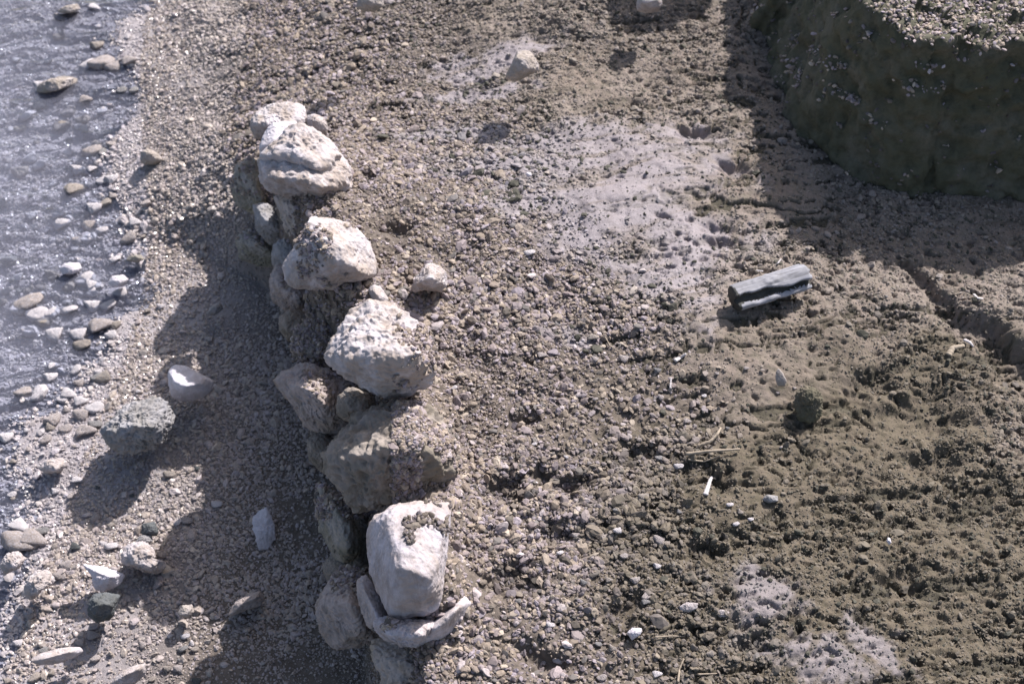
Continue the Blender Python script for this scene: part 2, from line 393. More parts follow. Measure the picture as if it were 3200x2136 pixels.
rock('t_top', 'big pitted pale rock crowning the far end of the stone row', [(795, 500), (830, 450), (880, 440), (950, 430), (1040, 460), (1088, 510), (1102, 555), (1090, 600), (1030, 618), (1022, 640), (985, 648), (900, 625), (840, 605), (800, 560)], .0, 'lime', ridge=[(820, 540, .045), (870, 560, .07), (950, 565, .085), (1020, 590, .07), (1080, 560, .045), (1025, 610, .04)], group=WG, amp=.085, pit=.35, near=.3, far=.35,
     extra=[([(805, 495), (835, 455), (870, 425), (920, 385), (970, 392), (1020, 430), (1060, 465), (1082, 500), (1075, 538), (1025, 565), (965, 558), (900, 528), (850, 520)], .03, [(855, 480, .035), (930, 490, .055), (1000, 530, .06), (1050, 515, .04)], dict(amp=.08, pit=.5, far=.4))])
rock('t_pillar', 'beige tapering stone propping up the pitted top rock', [(850, 610), (950, 615), (1070, 600), (1072, 680), (1050, 760), (1000, 800), (930, 790), (900, 740), (880, 690), (868, 650)], -.08, 'tan', ridge=[(900, 650, .04), (980, 640, .06), (1000, 720, .05)], group=WG)
rock('t_olive', 'olive stained stone leaning at the left foot of the far heap', [(722, 560), (735, 515), (780, 490), (815, 505), (835, 560), (850, 640), (835, 690), (790, 665), (745, 640), (720, 610)], -.13, 'olive', ridge=[(760, 540, .03), (800, 580, .045), (820, 640, .03)], group=WG)
rock('t_grey', 'grey angular stone jammed under the beige prop in the shaded gap', [(790, 640), (830, 625), (880, 660), (900, 720), (890, 760), (840, 770), (800, 720)], -.14, 'grey', ridge=[(830, 690, .04), (865, 700, .04)], group=WG, sub=6)
rock('t_moss', 'brown and olive weathered stone below the olive one, in the wall shadow', [(735, 745), (760, 715), (820, 715), (870, 750), (890, 800), (870, 840), (800, 830), (750, 810)], -.21, 'olive', ridge=[(790, 760, .04), (840, 780, .04)], group=WG)
rock('t_fill', 'dull grey stone between the beige prop and the white faced boulder', [(850, 760), (900, 735), (960, 760), (960, 840), (930, 880), (870, 870), (845, 820)], -.13, 'grey', group=WG, sub=6)
# --- third stone and its supports
rock('s3', 'large boulder with a broad white right face and a dark left side', [(965, 672), (1000, 668), (1060, 684), (1130, 718), (1165, 770), (1190, 830), (1188, 868), (1130, 872), (1080, 890), (1030, 910), (960, 915), (905, 905), (882, 870), (880, 820), (910, 775), (950, 730)], .055, 'lime', ridge=[(975, 705, .045), (1015, 745, .07), (1065, 800, .085), (1140, 858, .05), (950, 760, .035)], group=WG, pit=.35, amp=.06)
rock('s3_low', 'rusty brown lumpy stone under the boulder with the white face', [(838, 850), (870, 820), (930, 850), (990, 900), (1000, 960), (960, 990), (900, 980), (850, 940)], -.14, 'pink', ridge=[(880, 900, .04), (940, 930, .05)], group=WG)
rock('s3_side', 'narrow pale sliver of stone standing behind the mottled boulder', [(1150, 905), (1165, 888), (1190, 895), (1215, 935), (1210, 970), (1170, 960)], .03, 'lime', ridge=[(1175, 915, .02)], group=WG, sub=6, amp=.05)
# --- fourth stone
rock('s4', 'largest mottled boulder, cream and brown, jutting over the middle of the row', [(1095, 965), (1130, 940), (1200, 938), (1255, 955), (1295, 1005), (1345, 1035), (1370, 1085), (1372, 1150), (1350, 1205), (1310, 1235), (1245, 1248), (1200, 1252), (1160, 1228), (1100, 1190), (1050, 1165), (1015, 1120), (1030, 1080), (1065, 1015)], .10, 'lime', ridge=[(1065, 1120, .05), (1120, 1125, .085), (1200, 1130, .10), (1290, 1110, .09), (1345, 1150, .05), (1260, 1170, .07)], group=WG, amp=.085, pit=.12, far=.6)
rock('s4_low', 'pinkish pointed stone sticking out left under the mottled boulder', [(855, 1188), (880, 1160), (950, 1130), (1030, 1150), (1110, 1200), (1130, 1280), (1100, 1340), (1040, 1370), (985, 1345), (950, 1340), (930, 1275), (890, 1235)], -.09, 'pink', ridge=[(900, 1195, .03), (980, 1230, .07), (1040, 1300, .06)], group=WG)
rock('s4_in', 'grey stone buried in gravel behind the pinkish pointed one', [(920, 1020), (990, 990), (1060, 1010), (1080, 1090), (1060, 1170), (980, 1180), (920, 1120)], -.08, 'brown', group=WG, amp=.13, pit=1)
# --- fifth stone
rock('s5', 'big dark rounded boulder crusted with gravel, in the shade of the mottled one', [(1003, 1430), (1030, 1375), (1090, 1320), (1160, 1270), (1250, 1245), (1340, 1255), (1400, 1320), (1430, 1430), (1425, 1530), (1380, 1570), (1290, 1560), (1200, 1565), (1160, 1595), (1115, 1602), (1070, 1565), (1025, 1500)], .02, 'brown', ridge=[(1090, 1420, .07), (1180, 1400, .10), (1290, 1400, .10), (1380, 1450, .06), (1150, 1520, .06)], group=WG, amp=.12, pit=.9)
rock('s5_low', 'greenish stone low on the left under the crusted boulder', [(985, 1490), (1010, 1500), (1060, 1540), (1140, 1600), (1160, 1700), (1150, 1770), (1090, 1780), (1050, 1755), (1010, 1695), (985, 1640), (990, 1560)], -.12, 'olive', ridge=[(1030, 1590, .05), (1090, 1640, .07), (1080, 1720, .05)], group=WG)
rock('w1', 'dark earthy stone wedged under the left side of the mottled boulder', [(1050, 1240), (1090, 1205), (1160, 1225), (1200, 1260), (1160, 1300), (1090, 1320), (1055, 1290)], -.02, 'brown', group=WG, sub=6)
rock('w2', 'small brown stone caught between the greenish stone and the mottled brown one', [(1010, 1760), (1040, 1725), (1090, 1740), (1130, 1780), (1100, 1820), (1040, 1830), (1012, 1800)], -.16, 'brown', group=WG, sub=6)
rock('w3', 'dark earth caked stone under the rusty brown lumpy one', [(870, 990), (900, 965), (950, 975), (975, 1020), (950, 1070), (900, 1065), (872, 1030)], -.13, 'brown', group=WG, sub=6)
rock('w4', 'brown rounded stone showing between the crusted boulder and the pinkish one', [(960, 1370), (1000, 1345), (1045, 1370), (1040, 1430), (1005, 1480), (965, 1440)], -.13, 'brown', group=WG, sub=6)
# --- block, crescent and base
rock('s6', 'squared white block with a smooth shaded left face and holes in its top', [(1143, 1640), (1165, 1605), (1215, 1575), (1310, 1562), (1412, 1566), (1408, 1650), (1385, 1760), (1378, 1895), (1355, 1922), (1250, 1942), (1216, 1932), (1190, 1870), (1152, 1790), (1140, 1710)], .06, 'block', ridge=[(1225, 1625, .055), (1238, 1700, .075), (1248, 1790, .085), (1275, 1815, .085), (1335, 1818, .08), (1365, 1790, .06), (1372, 1660, .03), (1245, 1840, .075)], group=WG, amp=.034, pit=.3, p=28, far=.4)
rock('s7', 'pale curved slab with an upturned horn, under the squared block', [(1150, 1935), (1190, 1915), (1300, 1935), (1370, 1930), (1398, 1960), (1350, 2003), (1310, 2029), (1250, 2022), (1180, 1995), (1157, 1962)], .0, 'block', ridge=[(1180, 1950, .04), (1240, 1985, .055), (1320, 1985, .055), (1370, 1950, .04)], group=WG, amp=.10, pit=.7, far=.3,
     extra=[([(1320, 1955), (1375, 1912), (1420, 1865), (1448, 1852), (1478, 1880), (1455, 1930), (1412, 1985), (1360, 2010), (1320, 2020)], .0, [(1360, 1960, .05), (1410, 1915, .05), (1450, 1885, .03)], dict(amp=.05, pit=.3, far=.6)),
            ([(1112, 1815), (1145, 1790), (1175, 1840), (1215, 1900), (1215, 1960), (1180, 1975), (1150, 1955), (1120, 1875)], .0, [(1135, 1835, .02), (1165, 1890, .035), (1185, 1935, .04)], dict(amp=.10, pit=.6, far=.3))])
rock('s8', 'broad beige base stone at the near end of the row, under the curved slab', [(1150, 1990), (1200, 1990), (1300, 2010), (1400, 1970), (1450, 1960), (1440, 2060), (1400, 2150), (1330, 2260), (1220, 2230), (1185, 2120), (1160, 2060)], -.10, 'tan', ridge=[(1200, 2060, .05), (1290, 2070, .08), (1380, 2060, .05)], group=WG)
rock('s8_left', 'mottled brown stone bulging left beside the base stone', [(985, 1905), (1005, 1850), (1045, 1790), (1100, 1770), (1160, 1800), (1190, 1900), (1185, 1990), (1140, 2015), (1045, 2022), (1005, 1975)], -.12, 'pink', ridge=[(1040, 1880, .05), (1110, 1890, .08), (1120, 1960, .06)], group=WG)
rock('s8_side', 'thin upright stone flake wedged at the right of the base stone', [(1400, 1990), (1430, 1960), (1440, 2000), (1425, 2060), (1405, 2110), (1390, 2060)], -.05, 'tan', group=WG, sub=6)

# --- loose stones
def loose(key, label, ol, mat, z=None, lift=.02, name='rock', **kw):
    a = np.array(ol, float); b = W(a[:, 0].mean(), a[:, 1].mean() + .2*np.ptp(a[:, 1]), 0 if z is None else z)
    kw.setdefault('amp', .08); kw.setdefault('sub', 6)
    return rock(key, label, ol, (0 if z is None else z) + lift, mat, name=name, **kw)
ZL = -.255
loose('r1', 'pale triangular stone on the gravel just right of the stone row', [(1280, 900), (1300, 860), (1335, 822), (1355, 820), (1395, 850), (1402, 890), (1380, 912), (1330, 905), (1290, 915)], 'lime', ridge=[(1310, 880, .02), (1345, 868, .035), (1380, 870, .02)])
loose('r2', 'pointed beige stone standing alone on gravel near the top middle', [(1577, 245), (1600, 190), (1615, 158), (1655, 155), (1680, 190), (1690, 220), (1650, 240), (1610, 255)], 'tan', lift=.035, ridge=[(1615, 175, .02), (1650, 180, .025), (1635, 215, .035)], amp=.05)
loose('r3', 'small angular brown stone at the edge of the water', [(432, 500), (437, 470), (470, 465), (500, 480), (510, 498), (490, 515), (450, 515)], 'tan', z=-.275, lift=.02, ridge=[(470, 480, .02), (485, 495, .015)])
loose('r4', 'boxy cream stone with a bright top, in the edge of the wall shadow', [(525, 1160), (545, 1138), (580, 1140), (640, 1175), (670, 1190), (665, 1220), (630, 1245), (570, 1258), (535, 1240), (527, 1200)], 'white', z=ZL, lift=.04, ridge=[(545, 1190, .035), (575, 1205, .045), (625, 1200, .04), (628, 1180, .03)], amp=.035, pit=.1, p=24)
loose('r5', 'round dark pitted stone with a crusty white top near the water', [(300, 1355), (330, 1310), (380, 1265), (450, 1240), (500, 1245), (530, 1285), (535, 1320), (525, 1370), (490, 1400), (420, 1418), (360, 1415), (315, 1390)], 'grey', z=ZL, lift=.045, ridge=[(350, 1345, .03), (420, 1330, .05), (490, 1330, .05), (500, 1365, .035)], amp=.12, pit=1.4, sub=7)
loose('r6', 'grey stone cut off by the top edge, far from the water', [(1110, 20), (1120, -20), (1160, -35), (1200, -15), (1205, 20), (1170, 38), (1130, 36)], 'tan', lift=.02, ridge=[(1150, 5, .02)], amp=.06)
loose('r7', 'pale stone sitting in the upper shadow at the top edge', [(1985, 15), (1995, -15), (2030, -30), (2065, -15), (2072, 15), (2060, 38), (2020, 42), (1992, 35)], 'lime', lift=.02, ridge=[(2020, 5, .025), (2050, 0, .02)], amp=.05)
loose('r8', 'lumpy beige stone partly sunk in the lower left gravel', [(372, 1735), (400, 1700), (450, 1690), (480, 1720), (480, 1745), (520, 1755), (515, 1785), (480, 1795), (430, 1775), (380, 1760)], 'lime', z=ZL, lift=.01, amp=.12)
loose('r9', 'grey rounded stone behind the lumpy beige one', [(420, 1695), (440, 1670), (475, 1668), (480, 1690), (450, 1705)], 'grey', z=ZL, lift=.005)
loose('r10', 'dark bluish stone at the tip of the wall shadow', [(440, 1665), (445, 1635), (485, 1628), (495, 1660), (490, 1675), (455, 1672)], 'dark', z=ZL, lift=.008)
loose('r11', 'bright white irregular stone in the lower left gravel', [(252, 1758), (290, 1765), (330, 1770), (395, 1795), (370, 1830), (320, 1850), (295, 1840), (290, 1800)], 'white', z=ZL, lift=.006, ridge=[(300, 1785, .012), (340, 1800, .015)], far=.3)
loose('r12', 'dark slate blue stone with a green shaded foot, below the white one', [(272, 1900), (285, 1860), (330, 1848), (375, 1860), (362, 1895), (350, 1935), (300, 1945), (275, 1925)], 'dark', z=ZL, lift=.02, ridge=[(300, 1890, .025), (345, 1885, .02)])
loose('r13', 'pale knobbly stone near the lower left edge', [(70, 1845), (90, 1800), (150, 1775), (172, 1800), (170, 1820), (130, 1840), (110, 1870), (80, 1880)], 'lime', z=ZL, lift=.008, amp=.12, pit=1)
loose('r14', 'long flat cream pebble lying at the bottom left', [(90, 2065), (120, 2040), (200, 2020), (255, 2018), (270, 2030), (240, 2050), (180, 2072), (120, 2078)], 'lime', z=ZL, lift=.008, ridge=[(150, 2055, .012), (220, 2035, .012)], amp=.04, pit=0, far=.15)
loose('r15', 'oblong pale stone cut by the bottom edge at left', [(340, 2140), (360, 2115), (410, 2078), (455, 2070), (458, 2100), (430, 2130), (380, 2160)], 'lime', z=ZL, lift=.012, ridge=[(385, 2110, .02), (430, 2090, .02)], amp=.06, far=.3)
loose('r16', 'chalky white ragged stone lying in the wall shadow', [(785, 1612), (805, 1600), (835, 1575), (850, 1600), (856, 1640), (862, 1680), (842, 1715), (812, 1725), (798, 1690), (790, 1650)], 'white', z=ZL, lift=.004, amp=.1, near=.12, far=.12, pit=0)
loose('r17', 'flat pale pebble in the wall shadow near the bottom', [(708, 1920), (735, 1880), (780, 1855), (815, 1842), (828, 1865), (820, 1890), (770, 1905), (725, 1925)], 'pink', z=ZL, lift=.012, ridge=[(750, 1890, .02), (800, 1865, .02)], amp=.06)
loose('r18', 'small rounded cream pebble beside the wall shadow edge, bottom left', [(553, 1915), (570, 1890), (600, 1888), (607, 1910), (590, 1928), (565, 1925)], 'tan', z=ZL, lift=.01, sub=5)
loose('r19', 'white crusted lump at the left edge of the lower shore', [(0, 1770), (20, 1730), (60, 1720), (85, 1745), (60, 1775), (20, 1790)], 'lime', z=ZL, lift=.008, amp=.12, pit=1)
loose('r20', 'pale slab just under the water surface, upper left', [(105, 290), (115, 262), (170, 245), (235, 243), (225, 265), (180, 280), (130, 295)], 'tan', z=-.305, lift=.012, far=.2)
loose('r21', 'brown stone breaking the water at the top left', [(178, 35), (200, 20), (240, 12), (252, 28), (225, 40), (190, 42)], 'tan', z=-.30, lift=.015)
loose('r22', 'oval white stone at the edge of the shallows, left middle', [(335, 885), (350, 862), (385, 858), (402, 872), (385, 895), (350, 900)], 'white', z=-.28, lift=.01, sub=5, amp=.05)
loose('r23', 'wide white stone under the shallow water, left middle', [(185, 840), (200, 822), (250, 820), (258, 838), (230, 858), (195, 858)], 'white', z=-.295, lift=.008, sub=5, amp=.05)
loose('r24', 'yellowish flat stone near the water line', [(390, 815), (400, 800), (440, 795), (455, 810), (430, 820)], 'olive', z=-.28, lift=.005, sub=5)
loose('r25', 'white angular stone on the wet gravel, lower left shore', [(118, 1465), (140, 1435), (200, 1428), (212, 1445), (190, 1475), (140, 1480)], 'lime', z=-.275, lift=.006, sub=5, amp=.1)
loose('r26', 'grey blue flat pebble in the wall shadow, left of the rusty stone', [(640, 985), (660, 955), (690, 945), (700, 965), (670, 985)], 'grey', z=ZL, lift=.006, sub=5)
loose('r27', 'round grey pebble in the wall shadow below the far heap', [(680, 855), (700, 848), (706, 862), (692, 874), (680, 868)], 'lime', z=ZL, lift=.006, sub=5)
loose('r28', 'bluish white flat pebble on the gravel, lower middle', [(2122, 1895), (2145, 1880), (2185, 1882), (2180, 1900), (2150, 1915), (2128, 1910)], 'lime', lift=.004, sub=5, near=.2, far=.2)
loose('r29', 'rough pale pebble beside the silt patch, lower middle', [(2235, 1912), (2250, 1902), (2280, 1910), (2278, 1925), (2250, 1928)], 'lime', lift=.004, sub=5, near=.2)
loose('r30', 'cream knobbly pebble in the bottom gravel', [(1958, 1975), (1975, 1960), (2005, 1962), (2005, 1980), (1975, 2000)], 'white', lift=.004, sub=5)
loose('clod', 'dark rounded clod standing on the sand below the driftwood', [(2486, 1265), (2490, 1230), (2512, 1207), (2545, 1208), (2568, 1235), (2572, 1275), (2560, 1310), (2525, 1325), (2495, 1305)], 'clod', lift=.012, near=.3, amp=.16, pit=.6, ridge=[(2510, 1228, .012), (2545, 1228, .012), (2530, 1250, .014)])
loose('r31', 'flat grey pebble with a crescent shadow, on the sand right of the gravel', [(2380, 1560), (2395, 1545), (2430, 1548), (2435, 1565), (2400, 1572)], 'grey', lift=.005, sub=5)
loose('r32', 'tiny bright white pebble alone on the dark sand, lower right', [(2770, 1690), (2774, 1678), (2782, 1680), (2786, 1695), (2778, 1702)], 'white', lift=.003, sub=4)
loose('r33', 'bright white pebble at the edge of the silt patch', [(1641, 545), (1648, 537), (1660, 540), (1662, 550), (1650, 555)], 'white', lift=.003, sub=4)

# ------------------------------------------------------------------ small pale pebbles as individuals (countable ones)
def pebble_mesh(k, mat):
    rr = np.random.default_rng(100+k); D, F = ico(4)
    pts = rr.normal(size=(14, 3)); pts /= np.linalg.norm(pts, axis=1)[:, None]; pts *= np.array([1, .72, .42])
    acc = 0
    for n, d in hull_planes(pts): acc = acc + np.maximum(D @ n/d, 0)**9
    r = acc**(-1/9.0)*1.1; r = r*(1 + .08*fbm(D*2.2 + k, 3, k))
    return mesh_np('pebble', D*r[:, None], F, M[mat])
M['peb_white'] = stone_mat('bleached_pebble', (.64, .60, .62), (.5, .45, .44), .2, .1, pits=0)
PEB = {m: [pebble_mesh(k, m) for k in range(5)] for m in ('white', 'lime', 'tan', 'grey', 'dark')}
PEB['white'] = [pebble_mesh(k, 'peb_white') for k in range(5)]
def pebble(px, py, z, r, mat, label, group, rot=None):
    me = PEB[mat][random.randrange(5)]; p = W(px, py, z); zz = hz(p[0], p[1])
    p = W(px, py, zz); o = link('pebble', me, (p[0], p[1], zz + .002 + r*(.20 if 'water' in label else .18))); o.scale = (r, r, r)
    o.rotation_euler = (random.uniform(-.25, .25), random.uniform(-.25, .25), random.uniform(-.5, .5) if rot is None else rot)
    tag(o, label, 'pebble', group); PEBS.append((o, mat, r, 'water' in label)); return o
# traced shallows stones (pixel, half length px)
PEBS = []
SHAL = [(185, 60, 22), (300, 150, 22), (320, 205, 34), (275, 210, 20), (355, 215, 22), (400, 200, 22), (265, 320, 20), (210, 265, 24), (130, 280, 30), (260, 380, 20), (215, 355, 20), (90, 370, 22), (190, 405, 26), (270, 405, 18), (240, 400, 14), (290, 480, 22), (270, 470, 16), (300, 455, 14), (350, 455, 12),
        (215, 480, 14), (100, 500, 22), (60, 545, 24), (90, 535, 18), (130, 520, 20), (240, 535, 20), (230, 605, 26), (320, 570, 16), (345, 565, 18), (350, 615, 14), (290, 655, 24), (330, 640, 14), (180, 680, 20), (190, 710, 26), (280, 710, 20), (280, 750, 22), (250, 755, 16), (420, 700, 16), (405, 750, 22), (320, 725, 14),
        (170, 870, 12), (270, 880, 22), (155, 860, 16), (290, 900, 18), (380, 920, 20), (290, 920, 14), (90, 960, 36), (120, 990, 26), (60, 975, 26), (220, 975, 18), (285, 960, 22), (340, 960, 18), (250, 1050, 24), (310, 1030, 32), (355, 1020, 16), (175, 1050, 24), (100, 1040, 20), (350, 1050, 14), (460, 975, 12), (500, 960, 14),
        (250, 820, 14), (220, 900, 18), (130, 900, 14), (60, 870, 14), (80, 1230, 20), (125, 1235, 20), (165, 1150, 16), (240, 1160, 12), (310, 1165, 10), (250, 1200, 10), (200, 1250, 12), (250, 1260, 16), (160, 1320, 20), (155, 1335, 12), (240, 1505, 14), (60, 1650, 22), (100, 1690, 26), (70, 1700, 30), (210, 1770, 20), (190, 1800, 18),
        (350, 1710, 18), (320, 1700, 14), (300, 1620, 16), (290, 1990, 18), (300, 2060, 12), (90, 1930, 14), (180, 1960, 8), (60, 2010, 14), (110, 2120, 18), (580, 1990, 12), (610, 2030, 12), (520, 2090, 12), (560, 2090, 14), (640, 1430, 10), (610, 1560, 8), (640, 1570, 8), (470, 1960, 9), (530, 1990, 8)]
for px, py, hp in SHAL:
    pw_ = W(px, py, WATER_Z); wet_ = pw_[0] < np.interp(pw_[1], SY, SX)
    pebble(px, py, -.305 if wet_ else -.27, hp*(.00100 if wet_ else .00070)*random.uniform(.85, 1.1), random.choice(['white', 'white', 'lime', 'tan'] if wet_ else ['white', 'lime', 'tan', 'lime']),
           'pale worn stone under the rippled shallow water' if wet_ else 'pale pebble scattered on the wet shore gravel',
           'pale stones under the shallow water' if wet_ else 'pale pebbles on the wet shore', rot=random.gauss(.25, .3))
n = 0
while n < 75:
    px, py = random.uniform(-20, 490), random.uniform(-10, 1700)
    pw_ = W(px, py, WATER_Z)
    if pw_[0] > np.interp(pw_[1], SY, SX): continue
    pebble(px, py, -.305, random.choice([.006, .008, .010, .013, .018]), random.choice(['white', 'white', 'lime', 'tan', 'grey']), 'pale worn stone under the rippled shallow water', 'pale stones under the shallow water', rot=random.gauss(.2, .4)); n += 1
n = 0
while n < 32:
    px, py = random.uniform(0, 700), random.uniform(1150, 2136)
    if px > 720: continue
    pebble(px, py, -.27, random.uniform(.005, .012), random.choice(['lime', 'tan', 'grey', 'dark', 'white']), 'pale pebble scattered on the wet shore gravel', 'pale pebbles on the wet shore', rot=random.gauss(.2, .5)); n += 1
# traced pebbles standing out of the beach gravel on the right of the wall
BEACH = [(1395, 320, 12), (1560, 400, 10), (1435, 510, 10), (1655, 795, 22), (1648, 824, 12), (1625, 745, 8), (1640, 880, 8), (1850, 1060, 24), (1950, 1125, 22), (1860, 1125, 16), (1690, 1115, 20), (1955, 1160, 14), (1550, 990, 14), (1455, 930, 12), (2050, 1160, 18), (2065, 1245, 14), (2145, 1320, 16), (1950, 1410, 14), (1670, 1390, 10),
         (1475, 1220, 12), (1575, 1165, 14), (1835, 1400, 6), (1420, 1215, 12), (1770, 1430, 10), (1840, 1450, 10), (2120, 1460, 16), (2060, 1435, 16), (2010, 1555, 18), (1925, 1595, 12), (2120, 1600, 12), (1930, 1660, 16), (1800, 1675, 14), (2060, 1690, 22), (2080, 1705, 20), (1750, 1730, 12), (1950, 1740, 14), (2050, 1770, 16), (2100, 1765, 12),
         (1980, 1815, 20), (1900, 1815, 14), (2020, 1865, 18), (1820, 1820, 16), (2015, 1885, 16), (1620, 1880, 12), (1720, 1955, 14), (1745, 2065, 18), (1910, 2025, 16), (1870, 2015, 12), (2220, 2045, 14), (1490, 2000, 14), (2050, 2110, 18), (1880, 2120, 16), (1650, 2010, 12), (2270, 1340, 10), (2440, 1400, 6), (2300, 1640, 12), (2310, 1600, 14),
         (2345, 1625, 10), (2280, 1580, 12), (2330, 1155, 12), (2380, 1160, 10), (2550, 870, 6), (2770, 930, 7), (2430, 1230, 8), (2480, 1215, 8), (2650, 880, 5), (2740, 780, 9), (3080, 745, 12), (3110, 760, 10), (2660, 486, 8), (1860, 1250, 10), (1730, 1250, 10), (1600, 1230, 9), (2200, 1240, 10), (2240, 1170, 10)]
for px, py, hp in BEACH:
    pebble(px, py, 0, hp*.00046, random.choice(['lime', 'white', 'tan', 'grey', 'lime']), 'pale pebble lying among the finer beach gravel', 'pale pebbles among the beach gravel')
# a label of its own for every pebble: size, colour and the named stone it lies next to
LM = [(300, 0, 'brown stone at the top left', 1), (170, 265, 'pale slab in the upper shallows', 1), (470, 490, 'angular brown stone at the waterline', 1), (220, 838, 'wide white stone in the shallows', 1), (368, 878, 'oval white stone by the waterline', 1), (425, 808, 'yellowish flat stone by the water', 0),
      (600, 1190, 'boxy cream stone', 0), (420, 1330, 'round crusty stone by the shore', 0), (445, 1750, 'lumpy beige stone at lower left', 0), (320, 1805, 'bright white irregular stone', 0), (320, 1895, 'slate blue stone at lower left', 0), (120, 1830, 'knobbly stone at the left edge', 0), (180, 2050, 'long flat cream pebble', 0), (400, 2110, 'oblong stone at the bottom edge', 0), (580, 1908, 'rounded cream pebble by the shadow', 0), (165, 1455, 'angular white stone at left', 0), (825, 1650, 'chalky white stone in shade', 0),
      (900, 350, 'far end of the stone row', 2), (1345, 870, 'pale triangular stone', 2), (1630, 210, 'pointed beige stone', 2), (1200, 1090, 'largest mottled boulder', 2), (1260, 1750, 'squared white block', 2), (2400, 920, 'driftwood', 2), (2225, 1425, 'straight dry straw stalk', 2), (2212, 1527, 'white shell sliver', 2), (2125, 1122, 'rod shaped shell fragment', 2), (2440, 1180, 'yellowish shell shard', 2), (2530, 1260, 'dark hole in the sand', 2), (2155, 1897, 'bluish white flat pebble', 2), (1980, 1980, 'knobbly cream pebble at the bottom', 2), (2095, 1205, 'upright shell splinter', 2), (3050, 930, 'curved shell chip by the crack', 2), (2360, 1880, 'grey silt patch at the bottom', 2)]
ORD = 'nearest,second nearest,third nearest,fourth nearest,fifth nearest,sixth nearest,seventh nearest,eighth nearest,ninth nearest,tenth nearest,eleventh nearest,twelfth nearest,thirteenth nearest,fourteenth nearest,fifteenth nearest'.split(',')
CN = {'white': 'white', 'lime': 'cream', 'tan': 'tan', 'grey': 'grey', 'dark': 'dark'}; slots = {}
for o, mat, r, wet_ in PEBS:
    q = np.array(o.location[:]) - CAM; zz = q @ VF; px, py = 1600 + FPX*(q @ VR)/zz, 1068 - FPX*(q @ VU)/zz
    side_ = 2 if 'beach' in o['group'] else (1 if wet_ else 0)
    best = min((l for l in LM if (l[3] == 2) == (side_ == 2)), key=lambda l: (l[0]-px)**2 + (l[1]-py)**2)
    dx, dy = px-best[0], py-best[1]
    dr = ('right of' if dx > 0 else 'left of') if abs(dx) > abs(dy) else ('below' if dy > 0 else 'above')
    sz = 'small' if r < .0075 else ('middling' if r < .0115 else 'large')
    slots.setdefault((sz, CN[mat], dr, best[2], wet_), []).append((math.hypot(dx, dy), o))
for (sz, cn, dr, lm_, wet_), lst in slots.items():
    lst.sort(key=lambda a: a[0])
    for k, (_, o) in enumerate(lst):
        o['label'] = f"{sz} {cn} pebble {'under water ' if wet_ else ''}{dr} the {lm_}" + (f", {ORD[min(k, 14)]}" if len(lst) > 1 else '')
# ------------------------------------------------------------------ eroded block of earth in the top right corner, and an unseen slab added to cast the top edge shadow
def slab(name, label, cat, bottom, top, mat, vox, amp, seed, rel=(22., 60.)):
    bottom = np.array(bottom); top = np.array(top); c = bottom.mean(0)
    bm = bmesh.new(); lo = [bm.verts.new(Vector(p-c)) for p in bottom]; hi = [bm.verts.new(Vector(p-c)) for p in top]
    n = len(lo); bm.faces.new(lo); bm.faces.new(hi[::-1])
    for k in range(n): bm.faces.new((lo[k], lo[(k+1) % n], hi[(k+1) % n], hi[k]))
    bmesh.ops.triangulate(bm, faces=bm.faces); bmesh.ops.recalc_face_normals(bm, faces=bm.faces)
    me = bpy.data.meshes.new(name); bm.to_mesh(me); bm.free()
    o = link(name, me, c); md = o.modifiers.new('r', 'REMESH'); md.mode = 'VOXEL'; md.voxel_size = vox
    dg = bpy.context.evaluated_depsgraph_get(); me2 = bpy.data.meshes.new_from_object(o.evaluated_get(dg)); o.modifiers.clear(); o.data = me2; bpy.data.meshes.remove(me)
    nv = len(me2.vertices); co = np.empty(nv*3, np.float32); me2.vertices.foreach_get('co', co); co = co.reshape(-1, 3); no = np.empty(nv*3, np.float32); me2.vertices.foreach_get('normal', no); no = no.reshape(-1, 3)
    co = co + no*(amp*(1-2.2*np.abs(fbm(co*rel[0], 4, seed, .6))) + amp*.35*fbm(co*rel[1], 3, seed+7, .6))[:, None]; me2.vertices.foreach_set('co', co.astype(np.float32).ravel()); me2.materials.clear(); me2.materials.append(M[mat])
    for p_ in me2.polygons: p_.use_smooth = True
    me2.update(); tag(o, label, cat); return o
HB = .205
tops = [(2585, -600), (2590, -420), (2600, -305), (2672, -295), (2682, -120), (2688, 0), (2735, 30), (2785, 80), (2850, 112), (2925, 148), (3000, 114), (3060, 136), (3200, 130), (3400, 160), (3900, 130), (4300, -200), (3900, -900), (2900, -1100), (2600, -900)]
tp = [W(a, b, HB) for a, b in tops]; cen = np.mean(tp, 0)
bt = []
for p in tp:
    d = (cen - p)[:2]; d = d/np.linalg.norm(d); q = p.copy(); q[0] -= .125*max(0, d[0])**1.5*(1 if p[0] < cen[0] else 0); q[1] -= .095*max(0, d[1]); q[2] = -.10; bt.append(q)
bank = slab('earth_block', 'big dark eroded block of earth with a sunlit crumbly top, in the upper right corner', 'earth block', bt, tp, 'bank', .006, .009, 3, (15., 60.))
sp = [(1908, -80), (1914, 60), (1960, 88), (2050, 74), (2110, 60), (2200, 30), (2232, -20), (2240, -90), (2100, -160)]
g0 = [W(a, b, hz(*W(a, b, -.08)[:2])) for a, b in sp]  # unseen slab takes its outline from the shadow, cast back along the sun
slab('shadow_slab', 'unseen rock slab beyond the top edge, added to cast shadow on the pale stone', 'rock', [p + SUN*.5 for p in g0], [p*.94 + np.mean(g0, 0)*.06 + SUN*.62 for p in g0], 'tan', .012, .008, 5)
ROCKS['bank'] = bank
